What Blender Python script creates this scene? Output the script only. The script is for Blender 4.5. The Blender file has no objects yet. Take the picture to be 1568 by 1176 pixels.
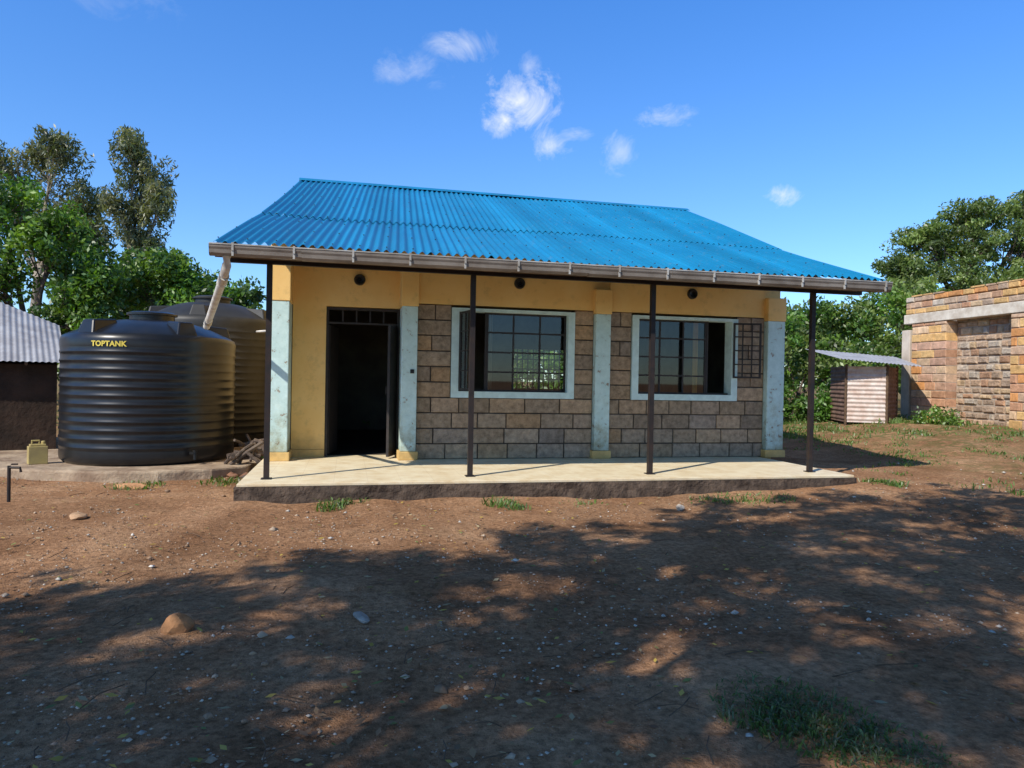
import bpy, math, random
import numpy as np
from mathutils import Vector, Matrix
random.seed(7); rng=np.random.default_rng(7)
sc=bpy.context.scene
T=math.radians(13.11); CT,ST=math.cos(T),math.sin(T)
CAM=Vector((0.943,-8.992,1.248))
def CW(X,Y,z=0.0):   # site frame (right / away from the path where the viewer stands) -> world
    return Vector((CAM.x+X*CT+Y*ST, CAM.y-X*ST+Y*CT, z))
def sm(x,a,b):
    t=np.clip((x-a)/(b-a),0,1); return t*t*(3-2*t)
def gh(X,Y):
    X=np.asarray(X,float);Y=np.asarray(Y,float)
    h=-0.23+0.10*sm(X,3,5.5)*sm(Y,6,10)+0.48*sm(X,5.5,11)*sm(Y,9,17)
    h=h+0.018*np.sin(X*1.3+.6*Y)*np.cos(Y*1.1-.4*X)+0.01*np.sin(X*3.1+1)*np.sin(Y*2.7+X)
    return h
# ---------------------------------------------------------------- materials
def newmat(name):
    m=bpy.data.materials.new(name); m.use_nodes=True
    nt=m.node_tree; b=nt.nodes['Principled BSDF']; return m,nt,b
def N(nt,t,**k):
    n=nt.nodes.new(t)
    for a,v in k.items(): setattr(n,a,v)
    return n
def noise(nt,scale,detail=4,rough=.6,vec=None,dist=0):
    n=N(nt,'ShaderNodeTexNoise'); n.inputs['Scale'].default_value=scale; n.inputs['Detail'].default_value=min(detail,5)
    n.inputs['Roughness'].default_value=rough; n.inputs['Distortion'].default_value=dist
    if vec is None:
        tc=N(nt,'ShaderNodeNewGeometry'); vec=tc.outputs['Position']
    nt.links.new(vec,n.inputs['Vector']); return n.outputs['Fac']
def ramp(nt,fac,stops):
    r=N(nt,'ShaderNodeValToRGB'); e=r.color_ramp.elements
    while len(e)<len(stops): e.new(.5)
    for i,(p,c) in enumerate(stops):
        e[i].position=p; e[i].color=(c[0],c[1],c[2],1) if hasattr(c,'__len__') else (c,c,c,1)
    nt.links.new(fac,r.inputs['Fac']); return r.outputs['Color']
def mix(nt,fac,a,b,mode='MIX'):
    n=N(nt,'ShaderNodeMix',data_type='RGBA',blend_type=mode)
    for s,v in ((0,fac),(6,a),(7,b)):
        if isinstance(v,(int,float)): n.inputs[s].default_value=v
        elif isinstance(v,tuple): n.inputs[s].default_value=(*v,1)
        else: nt.links.new(v,n.inputs[s])
    return n.outputs[2]
def bump(nt,b,h,strength=.3,dist=.02):
    n=N(nt,'ShaderNodeBump'); n.inputs['Strength'].default_value=strength; n.inputs['Distance'].default_value=dist
    nt.links.new(h,n.inputs['Height']); nt.links.new(n.outputs['Normal'],b.inputs['Normal'])
def simple(name,c1,c2=None,rough=.7,scale=3,metal=0,bs=.2,bd=.01,bscale=40,spec=.3,stops=(.35,.65)):
    m,nt,b=newmat(name); c2=c2 or tuple(x*.75 for x in c1)
    col=ramp(nt,noise(nt,scale),[(stops[0],c2),(stops[1],c1)])
    nt.links.new(col,b.inputs['Base Color']); b.inputs['Roughness'].default_value=rough; b.inputs['Metallic'].default_value=metal
    b.inputs['Specular IOR Level'].default_value=spec
    if bs: bump(nt,b,noise(nt,bscale),bs,bd)
    return m
def vcol(name,rough=.85,bs=.6,bd=.015,bscale=25,nscale=9,amt=.45,spec=.2):
    m,nt,b=newmat(name); a=N(nt,'ShaderNodeAttribute',attribute_name='col')
    v=ramp(nt,noise(nt,nscale,8,.7),[(.3,1-amt),(.7,1.15)])
    nt.links.new(mix(nt,1.0,a.outputs['Color'],v,'MULTIPLY'),b.inputs['Base Color']); b.inputs['Roughness'].default_value=rough
    b.inputs['Specular IOR Level'].default_value=spec
    if bs: bump(nt,b,noise(nt,bscale,8,.7),bs,bd)
    return m
def leafmat(name,trans=.35):
    m,nt,b=newmat(name); nt.nodes.remove(b); out=nt.nodes['Material Output']
    a=N(nt,'ShaderNodeAttribute',attribute_name='col')
    d=N(nt,'ShaderNodeBsdfDiffuse'); t=N(nt,'ShaderNodeBsdfTranslucent'); g=N(nt,'ShaderNodeBsdfGlossy'); g.inputs['Roughness'].default_value=.45
    tc=mix(nt,1.0,a.outputs['Color'],(1.5,1.6,.6),'MULTIPLY')
    nt.links.new(a.outputs['Color'],d.inputs['Color']); nt.links.new(tc,t.inputs['Color'])
    s1=N(nt,'ShaderNodeMixShader'); s1.inputs[0].default_value=trans; nt.links.new(d.outputs[0],s1.inputs[1]); nt.links.new(t.outputs[0],s1.inputs[2])
    s2=N(nt,'ShaderNodeMixShader'); s2.inputs[0].default_value=.05; nt.links.new(s1.outputs[0],s2.inputs[1]); nt.links.new(g.outputs[0],s2.inputs[2])
    nt.links.new(s2.outputs[0],out.inputs['Surface']); return m
# ---------------------------------------------------------------- mesh builder
class MB:
    def __init__(s): s.v=[];s.f=[];s.c=[];s.m=[]
    def add(s,vs,fs,col=(1,1,1),mi=0,M=None):
        o=len(s.v)
        for p in vs:
            p=Vector(p); s.v.append(tuple(M@p if M else p)); s.c.append((*col,1))
        for f in fs: s.f.append(tuple(i+o for i in f)); s.m.append(mi)
    def box(s,x0,x1,y0,y1,z0,z1,col=(1,1,1),mi=0,M=None):
        s.add([(x0,y0,z0),(x1,y0,z0),(x1,y1,z0),(x0,y1,z0),(x0,y0,z1),(x1,y0,z1),(x1,y1,z1),(x0,y1,z1)],
              [(0,3,2,1),(4,5,6,7),(0,1,5,4),(1,2,6,5),(2,3,7,6),(3,0,4,7)],col,mi,M)
    def block(s,x0,x1,y0,y1,z0,z1,col,mi=0,M=None,ch=.012):   # chamfered toward -y
        j=lambda:random.uniform(-.004,.004)
        s.add([(x0,y0+ch,z0),(x1,y0+ch,z0),(x1,y1,z0),(x0,y1,z0),(x0,y0+ch,z1),(x1,y0+ch,z1),(x1,y1,z1),(x0,y1,z1),
               (x0+ch+j(),y0+j(),z0+ch+j()),(x1-ch+j(),y0+j(),z0+ch+j()),(x1-ch+j(),y0+j(),z1-ch+j()),(x0+ch+j(),y0+j(),z1-ch+j())],
              [(0,3,2,1),(4,5,6,7),(1,2,6,5),(2,3,7,6),(3,0,4,7),(8,9,10,11),(0,1,9,8),(1,5,10,9),(5,4,11,10),(4,0,8,11)],col,mi,M)
    def tube(s,pts,rad,n=8,col=(1,1,1),mi=0,cap=True):
        o=len(s.v); pts=[Vector(p) for p in pts]
        up=Vector((.13,.2,1)).normalized()
        for i,p in enumerate(pts):
            d=(pts[min(i+1,len(pts)-1)]-pts[max(i-1,0)]).normalized()
            a=d.cross(up if abs(d.dot(up))<.95 else Vector((1,0,0))).normalized(); b=d.cross(a)
            r=rad[i] if hasattr(rad,'__len__') else rad
            for k in range(n):
                t=2*math.pi*k/n; q=p+a*math.cos(t)*r+b*math.sin(t)*r
                s.v.append(tuple(q)); s.c.append((*col,1))
        for i in range(len(pts)-1):
            for k in range(n):
                s.f.append((o+i*n+k,o+i*n+(k+1)%n,o+(i+1)*n+(k+1)%n,o+(i+1)*n+k)); s.m.append(mi)
        if cap:
            s.f.append(tuple(o+k for k in range(n))); s.m.append(mi)
            s.f.append(tuple(o+(len(pts)-1)*n+n-1-k for k in range(n))); s.m.append(mi)
    def lathe(s,prof,n,M=None,col=(1,1,1),mi=0):
        o=len(s.v)
        for r,z in prof:
            for k in range(n):
                t=2*math.pi*k/n; p=Vector((r*math.cos(t),r*math.sin(t),z)); s.v.append(tuple(M@p if M else p)); s.c.append((*col,1))
        for i in range(len(prof)-1):
            for k in range(n):
                s.f.append((o+i*n+k,o+i*n+(k+1)%n,o+(i+1)*n+(k+1)%n,o+(i+1)*n+k)); s.m.append(mi)
    def obj(s,name,mats,parent=None,smooth=False,bevel=0):
        me=bpy.data.meshes.new(name); me.from_pydata(s.v,[],s.f)
        ca=me.color_attributes.new('col','FLOAT_COLOR','POINT'); ca.data.foreach_set('color',np.array(s.c,dtype=np.float32).ravel())
        for m in (mats if isinstance(mats,(list,tuple)) else [mats]): me.materials.append(m)
        me.polygons.foreach_set('material_index',s.m)
        if smooth: me.polygons.foreach_set('use_smooth',[True]*len(s.f))
        me.update()
        ob=bpy.data.objects.new(name,me); sc.collection.objects.link(ob)
        if parent: ob.parent=parent
        if bevel:
            md=ob.modifiers.new('b','BEVEL'); md.width=bevel; md.segments=2; md.limit_method='ANGLE'
        return ob
def empty(name):
    e=bpy.data.objects.new(name,None); sc.collection.objects.link(e); return e
def bx(name,x0,x1,y0,y1,z0,z1,mat,parent,bevel=.008,M=None):
    b=MB(); b.box(x0,x1,y0,y1,z0,z1,M=M); return b.obj(name,mat,parent,bevel=bevel)
# ================================================================ MATERIALS
M_yellow,nt,b=newmat('yellow_plaster')
c=ramp(nt,noise(nt,1.6,8,.65),[(.3,(.86,.53,.17)),(.7,(.92,.62,.24))])
gz=N(nt,'ShaderNodeNewGeometry'); sx=N(nt,'ShaderNodeSeparateXYZ'); nt.links.new(gz.outputs['Position'],sx.inputs[0])
ad=N(nt,'ShaderNodeMath',operation='ADD'); nt.links.new(sx.outputs['Z'],ad.inputs[0]); nt.links.new(noise(nt,5),ad.inputs[1])
st=ramp(nt,ad.outputs[0],[(.4,.55),(.95,1.0)])
c=mix(nt,1.0,c,ramp(nt,noise(nt,4,5,.75),[(.33,.86),(.45,1.0)]),'MULTIPLY')
nt.links.new(mix(nt,1.0,c,st,'MULTIPLY'),b.inputs['Base Color']); b.inputs['Roughness'].default_value=.8; bump(nt,b,noise(nt,18,8),.25,.01)
M_teal,nt,b=newmat('pale_green_blue_paint')
c=ramp(nt,noise(nt,7,10,.75),[(.36,(.30,.23,.16)),(.40,(.50,.68,.66)),(.7,(.64,.82,.80))])
gz=N(nt,'ShaderNodeNewGeometry'); sx=N(nt,'ShaderNodeSeparateXYZ'); nt.links.new(gz.outputs['Position'],sx.inputs[0])
n6=noise(nt,5,5,.75)
ad=N(nt,'ShaderNodeMath',operation='MULTIPLY_ADD'); nt.links.new(n6,ad.inputs[0]); ad.inputs[1].default_value=2.2; nt.links.new(sx.outputs['Z'],ad.inputs[2])
mr=N(nt,'ShaderNodeMapRange'); mr.inputs['From Min'].default_value=.7; mr.inputs['From Max'].default_value=2.5; nt.links.new(ad.outputs[0],mr.inputs[0])
st=ramp(nt,mr.outputs[0],[(.0,(.45,.33,.22)),(.25,(.62,.5,.37)),(.55,(.92,.9,.86)),(.8,(1.,1.,1.))])
nt.links.new(mix(nt,1.0,c,st,'MULTIPLY'),b.inputs['Base Color']); b.inputs['Roughness'].default_value=.65; bump(nt,b,noise(nt,20,8),.25,.008)
M_frameband=simple('window_band_paint',(.66,.84,.82),(.54,.70,.69),.6,9,0,.15,.006)
M_stone=vcol('stone_block',bs=.9,bd=.018,bscale=24,nscale=12,amt=.5)
M_mortar=simple('mortar',(.07,.055,.045),(.04,.033,.028),.95,20)
M_post=simple('dark_steel',(.018,.016,.016),(.035,.022,.018),.55,9,0,.1,.003)
M_frame=simple('window_steel',(.025,.023,.023),(.045,.035,.03),.5,9,0,.05,.003)
M_cement=simple('rough_cement',(.12,.085,.062),(.05,.035,.026),.95,5,0,1.,.05,11)
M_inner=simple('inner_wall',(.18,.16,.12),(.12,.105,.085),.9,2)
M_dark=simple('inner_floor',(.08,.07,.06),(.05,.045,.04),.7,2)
M_gutter=simple('gutter_metal',(.32,.28,.24),(.18,.15,.125),.5,2.2,.15,.1,.004)
M_white=simple('white_pipe',(.70,.68,.63),(.48,.43,.36),.45,6,0,.05,.003)
M_wood=simple('timber',(.16,.10,.06),(.08,.05,.03),.85,12)
M_black=simple('black_lamp',(.02,.02,.02),(.01,.01,.01),.4)
M_tile,nt,b=newmat('porch_screed')
geo=N(nt,'ShaderNodeNewGeometry'); br=N(nt,'ShaderNodeTexBrick'); br.offset=0; br.inputs['Scale'].default_value=1
br.inputs['Brick Width'].default_value=.4; br.inputs['Row Height'].default_value=.4; br.inputs['Mortar Size'].default_value=.003
br.inputs['Color1'].default_value=(.88,.75,.51,1); br.inputs['Color2'].default_value=(.90,.78,.54,1); br.inputs['Mortar'].default_value=(.76,.63,.43,1)
nt.links.new(geo.outputs['Position'],br.inputs['Vector'])
d=ramp(nt,noise(nt,3.5,8,.7),[(.3,(.80,.71,.59)),(.6,(1,1,1))])
nt.links.new(mix(nt,1.0,br.outputs['Color'],d,'MULTIPLY'),b.inputs['Base Color']); b.inputs['Roughness'].default_value=.5
# roof
M_roof,nt,b=newmat('blue_roofing')
c=ramp(nt,noise(nt,.9,6,.6),[(.3,(.004,.175,.36)),(.7,(.008,.225,.43))])
geo=N(nt,'ShaderNodeNewGeometry'); sx=N(nt,'ShaderNodeSeparateXYZ'); nt.links.new(geo.outputs['Position'],sx.inputs[0])
cb=N(nt,'ShaderNodeCombineXYZ'); nt.links.new(sx.outputs['X'],cb.inputs[0])
sn=N(nt,'ShaderNodeTexNoise'); sn.inputs['Scale'].default_value=1.6; sn.inputs['Detail'].default_value=3; nt.links.new(cb.outputs[0],sn.inputs['Vector'])
c=mix(nt,1.0,c,ramp(nt,sn.outputs['Fac'],[(.35,.78),(.65,1.15)]),'MULTIPLY')
c=mix(nt,ramp(nt,noise(nt,5,5,.8),[(.55,0),(.75,.3)]),c,(.16,.22,.24))
nt.links.new(c,b.inputs['Base Color']); b.inputs['Roughness'].default_value=.34; b.inputs['Specular IOR Level'].default_value=.55
# glass
M_glass,nt,b=newmat('window_glass'); nt.nodes.remove(b)
tr=N(nt,'ShaderNodeBsdfTransparent'); tr.inputs[0].default_value=(.62,.67,.67,1); gl=N(nt,'ShaderNodeBsdfGlossy'); gl.inputs['Roughness'].default_value=.02
fr=N(nt,'ShaderNodeFresnel'); fr.inputs[0].default_value=1.5; mm=N(nt,'ShaderNodeMath',operation='MULTIPLY_ADD'); mm.inputs[1].default_value=1.2; mm.inputs[2].default_value=.02
nt.links.new(fr.outputs[0],mm.inputs[0]); ms=N(nt,'ShaderNodeMixShader'); nt.links.new(mm.outputs[0],ms.inputs[0]); nt.links.new(tr.outputs[0],ms.inputs[1]); nt.links.new(gl.outputs[0],ms.inputs[2])
nt.links.new(ms.outputs[0],nt.nodes['Material Output'].inputs['Surface'])
M_tank=simple('black_plastic',(.009,.010,.012),(.015,.015,.016),.32,5,0,.03,.003,30,.4)
M_tank2=simple('dusty_black_plastic',(.035,.035,.033),(.022,.022,.022),.5,3,0,.03,.003,30,.35)
M_leaf=leafmat('foliage'); M_bark=simple('bark',(.16,.12,.09),(.07,.05,.04),.95,6,0,.8,.03,15)
M_barkp=simple('pale_bark',(.42,.36,.29),(.22,.17,.13),.9,4,0,.4,.02,15)
# ================================================================ GROUND
def axis(lo,hi,step,far):
    a=list(np.arange(lo,hi+1e-6,step)); s=step
    x=hi
    r=[]
    while x<far: s*=1.25; x+=s; r.append(x)
    l=[];x=lo;s=step
    while x>-far: s*=1.25; x-=s; l.append(x)
    return np.array(l[::-1]+a+r)
gx=axis(-13,15,.06,900); gy=axis(0,20,.06,900)
XX,YY=np.meshgrid(gx,gy)
ZZ=gh(XX,YY)
near=np.exp(-(np.maximum(0,np.abs(XX)-14)+np.maximum(0,YY-20)+np.maximum(0,-YY))/4)
def vnoise(X,Y,s,seed):
    r=np.random.default_rng(seed); G=r.random((256,256)); x=X/s+1000; y=Y/s+1000
    xi=np.floor(x).astype(int); yi=np.floor(y).astype(int); fx=x-xi; fy=y-yi; fx=fx*fx*(3-2*fx); fy=fy*fy*(3-2*fy)
    g=lambda a,b:G[a%256,b%256]
    return (g(xi,yi)*(1-fx)+g(xi+1,yi)*fx)*(1-fy)+(g(xi,yi+1)*(1-fx)+g(xi+1,yi+1)*fx)*fy
ZZ+=near*((vnoise(XX,YY,.5,1)-.5)*.03+(vnoise(XX,YY,.17,2)-.5)*.02+(vnoise(XX,YY,1.6,3)-.5)*.04)
WX=CAM.x+XX*CT+YY*ST; WY=CAM.y-XX*ST+YY*CT
bank=np.exp(-np.maximum(0,-.42-WY)/.28)*((WX>-.8)&(WX<8.4)&(WY<-.3)); ZZ+=bank*.05*vnoise(XX,YY,.6,9)
ny,nx=XX.shape
vs=np.stack([WX,WY,ZZ],-1).reshape(-1,3)
idx=np.arange(ny*nx).reshape(ny,nx)
fs=np.stack([idx[:-1,:-1],idx[:-1,1:],idx[1:,1:],idx[1:,:-1]],-1).reshape(-1,4)
def npmesh(name,vs,fs,col,mats,parent=None,smooth=False,k=4):
    me=bpy.data.meshes.new(name); me.vertices.add(len(vs)); me.vertices.foreach_set('co',np.asarray(vs,np.float32).ravel())
    me.loops.add(len(fs)*k); me.loops.foreach_set('vertex_index',np.asarray(fs,np.int32).ravel())
    me.polygons.add(len(fs)); me.polygons.foreach_set('loop_start',np.arange(0,len(fs)*k,k,dtype=np.int32))
    try: me.polygons.foreach_set('loop_total',np.full(len(fs),k,dtype=np.int32))
    except Exception: pass
    if smooth: me.polygons.foreach_set('use_smooth',np.ones(len(fs),bool))
    me.update(calc_edges=True)
    ca=me.color_attributes.new('col','FLOAT_COLOR','POINT'); ca.data.foreach_set('color',np.asarray(col,np.float32).ravel())
    for m in mats: me.materials.append(m)
    ob=bpy.data.objects.new(name,me); sc.collection.objects.link(ob)
    if parent: ob.parent=parent
    return ob
green=np.clip(sm(YY,15,24)*.9+sm(XX,6.3,8.3)*sm(YY,9.5,12.5)*.55+sm(-XX,9,14)*.5,0,1)*(0.3+.9*vnoise(XX,YY,.9,5))
gc=np.stack([green,green,green,np.ones_like(green)],-1).reshape(-1,4)
M_ground,nt,b=newmat('bare_soil')
soil=ramp(nt,noise(nt,1.1,5,.65),[(.3,(.285,.145,.074)),(.5,(.41,.225,.12)),(.72,(.54,.325,.185))])
soil=mix(nt,1.0,soil,ramp(nt,noise(nt,22,5,.75),[(.32,.45),(.62,1.2)]),'MULTIPLY')
soil=mix(nt,1.0,soil,ramp(nt,noise(nt,.45,3,.6),[(.35,.82),(.6,1.08)]),'MULTIPLY')
vo=N(nt,'ShaderNodeTexVoronoi'); vo.inputs['Scale'].default_value=38; geo=N(nt,'ShaderNodeNewGeometry'); nt.links.new(geo.outputs['Position'],vo.inputs['Vector'])
pm=ramp(nt,vo.outputs['Distance'],[(.12,1),(.2,0)])
n5=noise(nt,6,3,.6)
pn=ramp(nt,n5,[(.46,0),(.6,.8)])
pm=mix(nt,1.0,pm,pn,'MULTIPLY'); soil=mix(nt,pm,soil,(.52,.40,.29))
at=N(nt,'ShaderNodeAttribute',attribute_name='col')
gr=ramp(nt,noise(nt,14,4,.7),[(.3,(.05,.08,.02)),(.7,(.13,.17,.055))])
gm=mix(nt,1.0,at.outputs['Color'],ramp(nt,n5,[(.42,0),(.55,1.1)]),'MULTIPLY')
soil=mix(nt,gm,soil,gr)
nt.links.new(soil,b.inputs['Base Color']); b.inputs['Roughness'].default_value=.95; b.inputs['Specular IOR Level'].default_value=.03
h=mix(nt,.5,noise(nt,16,5,.75),noise(nt,75,3,.7)); bump(nt,b,h,1.0,.04)
npmesh('ground',vs,fs,gc,[M_ground],smooth=True)
def gz_w(p):
    dx=p[0]-CAM.x; dy=p[1]-CAM.y; return float(gh(dx*CT-dy*ST,dx*ST+dy*CT))
# ================================================================ HOUSE
house=empty('stone_block_house')
D=1.874; WV=1.98; DV=2.38; UL,UR=-.17,8.30; BV=8.6
bx('porch_floor',-.283,7.93,-.40,DV+.3,-.035,0,M_tile,house,.006)
b_=MB()
def wob(x,s): return .014*math.sin(x*3.1+s)+.009*math.sin(x*7.7+2*s)
nseg=60; V=[];F=[]
for i in range(nseg+1):
    u=-.31+8.27*i/nseg
    V+=[(u,-.425+wob(u,1),-.037),(u,-.435+wob(u,2),-.12),(u,-.455+wob(u,3),-.45)]
for i in range(nseg):
    a=i*3; F+=[(a,a+1,a+4,a+3),(a+1,a+2,a+5,a+4)]
b_.add(V,F)
b_.box(-.31,7.96,-.41,DV,-.45,-.037)
b_.obj('porch_plinth',M_cement,house,smooth=False)
bx('room_floor',UL,UR,DV+.3,BV,-.4,-.005,M_dark,house,0)
posts=MB()
for i in range(4):
    u=i*2.5; w=.032
    posts.box(u-w,u+w,-w,w,0.003,2.60); posts.box(u-.06,u+.06,-.06,.06,.002,.012)
posts.obj('porch_posts',M_post,house)
bx('porch_beam',-.5,8.3,-.035,.035,2.602,2.66,M_post,house,0)
raf=MB()
RZ=lambda v: 2.775+(v+.39)*(3.64-2.775)/(2.39) if v<2 else 3.64+(v-2)*(5.06-3.64)/3.3
uL=lambda v: -.577+( .56)*(v+.43)/5.73; uR=lambda v: 8.368-.22*(v+.43)/5.73
for i in range(12):
    for v0,v1 in ((-.34,2),(2,5.2)):
        f=lambda v:uL(v)+.09+(uR(v)-uL(v)-.18)*i/11
        a,b2=f(v0),f(v1)
        z0,z1=RZ(v0)-.05,RZ(v1)-.05
        raf.add([(a-.025,v0,z0-.09),(a+.025,v0,z0-.09),(a+.025,v0,z0),(a-.025,v0,z0),(b2-.025,v1,z1-.09),(b2+.025,v1,z1-.09),(b2+.025,v1,z1),(b2-.025,v1,z1)],
          [(0,1,2,3),(4,7,6,5),(0,4,5,1),(1,5,6,2),(2,6,7,3),(3,7,4,0)])
raf.obj('rafters',M_wood,house)
pil=MB(); cap=MB(); bas=MB()
for u0,u1,v1 in ((-.17,.09,DV),(1.735,1.975,DV),(4.86,5.12,2.2),(8.0,8.33,2.2)):
    pil.box(u0,u1,D,v1,.13,2.36); cap.box(u0-.012,u1+.012,D-.012,v1,2.362,2.76 if u0>4 else 3.3); bas.box(u0-.03,u1+.03,D-.03,v1,.002,.13)
pil.obj('pillars',M_teal,house,bevel=.012); cap.obj('pillar_tops',M_yellow,house,bevel=.01); bas.obj('pillar_bases',M_yellow,house,bevel=.01)
W1=(2.512,4.526); W2=(5.529,7.467); WZ=(.966,2.374)
BI=.115
pal=[(.45,.315,.20),(.39,.285,.19),(.49,.345,.225),(.36,.27,.19),(.43,.32,.22),(.50,.325,.185),(.38,.285,.205),(.34,.265,.205)]
wall=MB()
rows=10; rh=.2415
for r in range(rows):
    z0=r*rh; z1=z0+rh
    for a,b2 in ((1.975,4.86),(5.12,8.0)):
        op=W1 if a<3 else W2
        spans=[(a,b2)] if z1<=WZ[0]+.01 else [(a,op[0]),(op[1],b2)]
        for s0,s1 in spans:
            x=s0; first=True
            while x<s1-.01:
                Ln=random.uniform(.40,.60)
                if first and r%2: Ln*=.5
                first=False
                e=x+Ln
                if s1-e<.14: e=s1
                c0=random.choice(pal); k=random.uniform(.85,1.15)
                g1=random.uniform(.007,.010)
                wall.block(x+g1,e-g1,WV+random.uniform(-.005,.005),WV+.14,z0+random.uniform(.007,.010),z1-random.uniform(.007,.010),tuple(q*k for q in c0),ch=.009)
                x=e
wall.obj('stone_blocks',M_stone,house)
mo=MB()
for a,b2,op in ((1.975,4.86,W1),(5.12,8.0,W2)):
    mo.box(a,b2,WV+.02,WV+.2,.001,WZ[0]-.002); mo.box(a,op[0],WV+.02,WV+.2,WZ[0]-.002,2.415); mo.box(op[1],b2,WV+.02,WV+.2,WZ[0]-.002,2.415)
mo.obj('mortar_core',M_mortar,house)
band=MB()
band.box(1.975,4.85,WV-.012,WV+.2,2.417,3.52); band.box(5.13,7.99,WV-.012,WV+.2,2.417,3.52); band.box(4.84,5.13,WV,WV+.2,2.76,3.52)
band.box(7.99,8.3,WV+.01,WV+.2,2.76,3.52)
band.box(.1,1.73,DV,DV+.18,2.36,3.6); band.box(.1,.60,DV,DV+.18,.12,2.36)
band.box(.09,.60,DV-.02,DV+.18,.001,.118)
band.obj('yellow_wall_band',M_yellow,house)
sh=MB()
sh.box(UL,UL+.18,DV+.001,BV,-.3,3.5); sh.box(UR-.18,UR,WV+.2,BV,-.3,3.5)
bw0,bw1,bz0,bz1=5.0,6.4,1.05,2.05
sh.box(UL,bw0,BV-.18,BV,-.3,3.5); sh.box(bw1,UR,BV-.18,BV,-.3,3.5); sh.box(bw0,bw1,BV-.18,BV,-.3,bz0); sh.box(bw0,bw1,BV-.18,BV,bz1,3.5)
for u0,u1 in ((UL+.16,UL+.18),(UR-.38,UR-.2)):
    sh.add([(u0,2.1,3.5),(u0,BV,3.5),(u0,5.3,4.95),(u1,2.1,3.5),(u1,BV,3.5),(u1,5.3,4.95)],[(0,2,1),(3,4,5),(0,1,4,3),(1,2,5,4),(2,0,3,5)])
sh.obj('side_walls',M_yellow,house)
ip=MB(); ip.box(UL+.19,bw0-.02,BV-.25,BV-.2,0,3.0); ip.box(bw1+.02,UR-.19,BV-.25,BV-.2,0,3.0); ip.box(bw0-.02,bw1+.02,BV-.25,BV-.2,0,bz0); ip.box(bw0-.02,bw1+.02,BV-.25,BV-.2,bz1,3.0)
ip.box(UR-.23,UR-.19,WV+.25,BV-.26,0,3.0); ip.box(UL+.19,UL+.23,DV+.25,BV-.26,0,3.0); ip.obj('inner_panels',M_inner,house)
bx('room_ceiling',UL+.18,UR-.18,WV+.21,BV-.19,3.0,3.05,M_inner,house,0)
fr=MB()
for a,b2 in (W1,W2):
    z0,z1=WZ; y0=WV-.035; y1=WV+.2
    fr.box(a,a+BI,y0,y1,z0,z1); fr.box(b2-BI,b2,y0,y1,z0,z1); fr.box(a+BI,b2-BI,y0,y1,z0,z0+.10); fr.box(a+BI,b2-BI,y0,y1,z1-.05,z1)
fr.obj('window_surrounds',M_frameband,house)
def casement(mb,w,z0,z1,cols,rows,M,glass=True,t=.016):
    mb.box(0,.03,-.015,.015,z0,z1,M=M); mb.box(w-.03,w,-.015,.015,z0,z1,M=M)
    mb.box(.03,w-.03,-.015,.015,z0,z0+.03,M=M); mb.box(.03,w-.03,-.015,.015,z1-.03,z1,M=M)
    for i in range(1,cols): x=w*i/cols; mb.box(x-t/2,x+t/2,-.01,.01,z0+.03,z1-.03,M=M)
    for i in range(1,rows): z=z0+(z1-z0)*i/rows; mb.box(.03,w-.03,-.0085,.0085,z-t/2,z+t/2,M=M)
    if glass: mb.add([(.03,.002,z0+.03),(w-.03,.002,z0+.03),(w-.03,.002,z1-.03),(.03,.002,z1-.03)],[(0,1,2,3)],mi=1,M=M)
wz0,wz1=WZ[0]+.10,WZ[1]-.05
TR=lambda u,v,a=0: Matrix.Translation((u,v,0))@Matrix.Rotation(math.radians(a),4,'Z')
wb=MB()
u0,u1=W1[0]+BI,W1[1]-BI; wv=WV+.09
wb.box(u0,u0+.025,wv-.02,wv+.02,wz0,wz1); wb.box(u0+.43,u0+.46,wv-.02,wv+.02,wz0,wz1)
casement(wb,u1-u0-.46,wz0,wz1,3,4,TR(u0+.46,wv),t=.026)
casement(wb,.43,wz0+.02,wz1-.02,2,4,TR(u0+.02,WV-.045,-78))
wb.box(u0+.03,u0+.43,wv-.02,wv+.02,wz0,wz0+.03)
wb.obj('casement_window',[M_frame,M_glass],house)
wb=MB(); u0,u1=W2[0]+BI,W2[1]-BI
casement(wb,u1-u0-.42,wz0,wz1,3,4,TR(u0,wv),t=.026)
wb.box(u1-.42,u1-.39,wv-.02,wv+.02,wz0,wz1); wb.box(u1-.39,u1,wv-.02,wv+.02,wz0,wz0+.03)
casement(wb,.47,1.36,wz1-.02,3,4,TR(u1+.02,WV-.05,-16),glass=False,t=.02)
wb.obj('casement_window_open',[M_frame,M_glass],house)
g=MB()
for i in range(11):
    x=bw0+(bw1-bw0)*i/10; g.box(x-.014,x+.014,BV-.12,BV-.10,bz0,bz1)
for z in (1.3,1.55,1.8): g.box(bw0,bw1,BV-.098,BV-.08,z-.014,z+.014)
g.obj('back_window_bars',M_frame,house)
cu=MB()
def curtain(x0,x1,y,z0,z1,mi):
    nn=14; V=[];F=[]
    for i in range(nn+1):
        x=x0+(x1-x0)*i/nn; dy=.02*math.sin(i*1.9); V+=[(x,y+dy,z0),(x,y+dy,z1)]
    for i in range(nn): a=i*2; F.append((a,a+2,a+3,a+1))
    cu.add(V,F,mi=mi)
curtain(W1[0]+.62,W1[0]+.74,2.40,.9,2.4,0); curtain(W2[1]-.60,W2[1]-.50,2.42,.8,2.4,1)
cu.obj('curtains',[simple('pale_cloth',(.5,.42,.3)),M_yellow],house)
dr=MB(); d0,d1=.60,1.735
dr.box(d0,d0+.04,DV+.04,DV+.12,.005,2.35); dr.box(d1-.04,d1,DV+.04,DV+.12,.005,2.35); dr.box(d0+.04,d1-.04,DV+.04,DV+.12,2.31,2.35)
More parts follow.
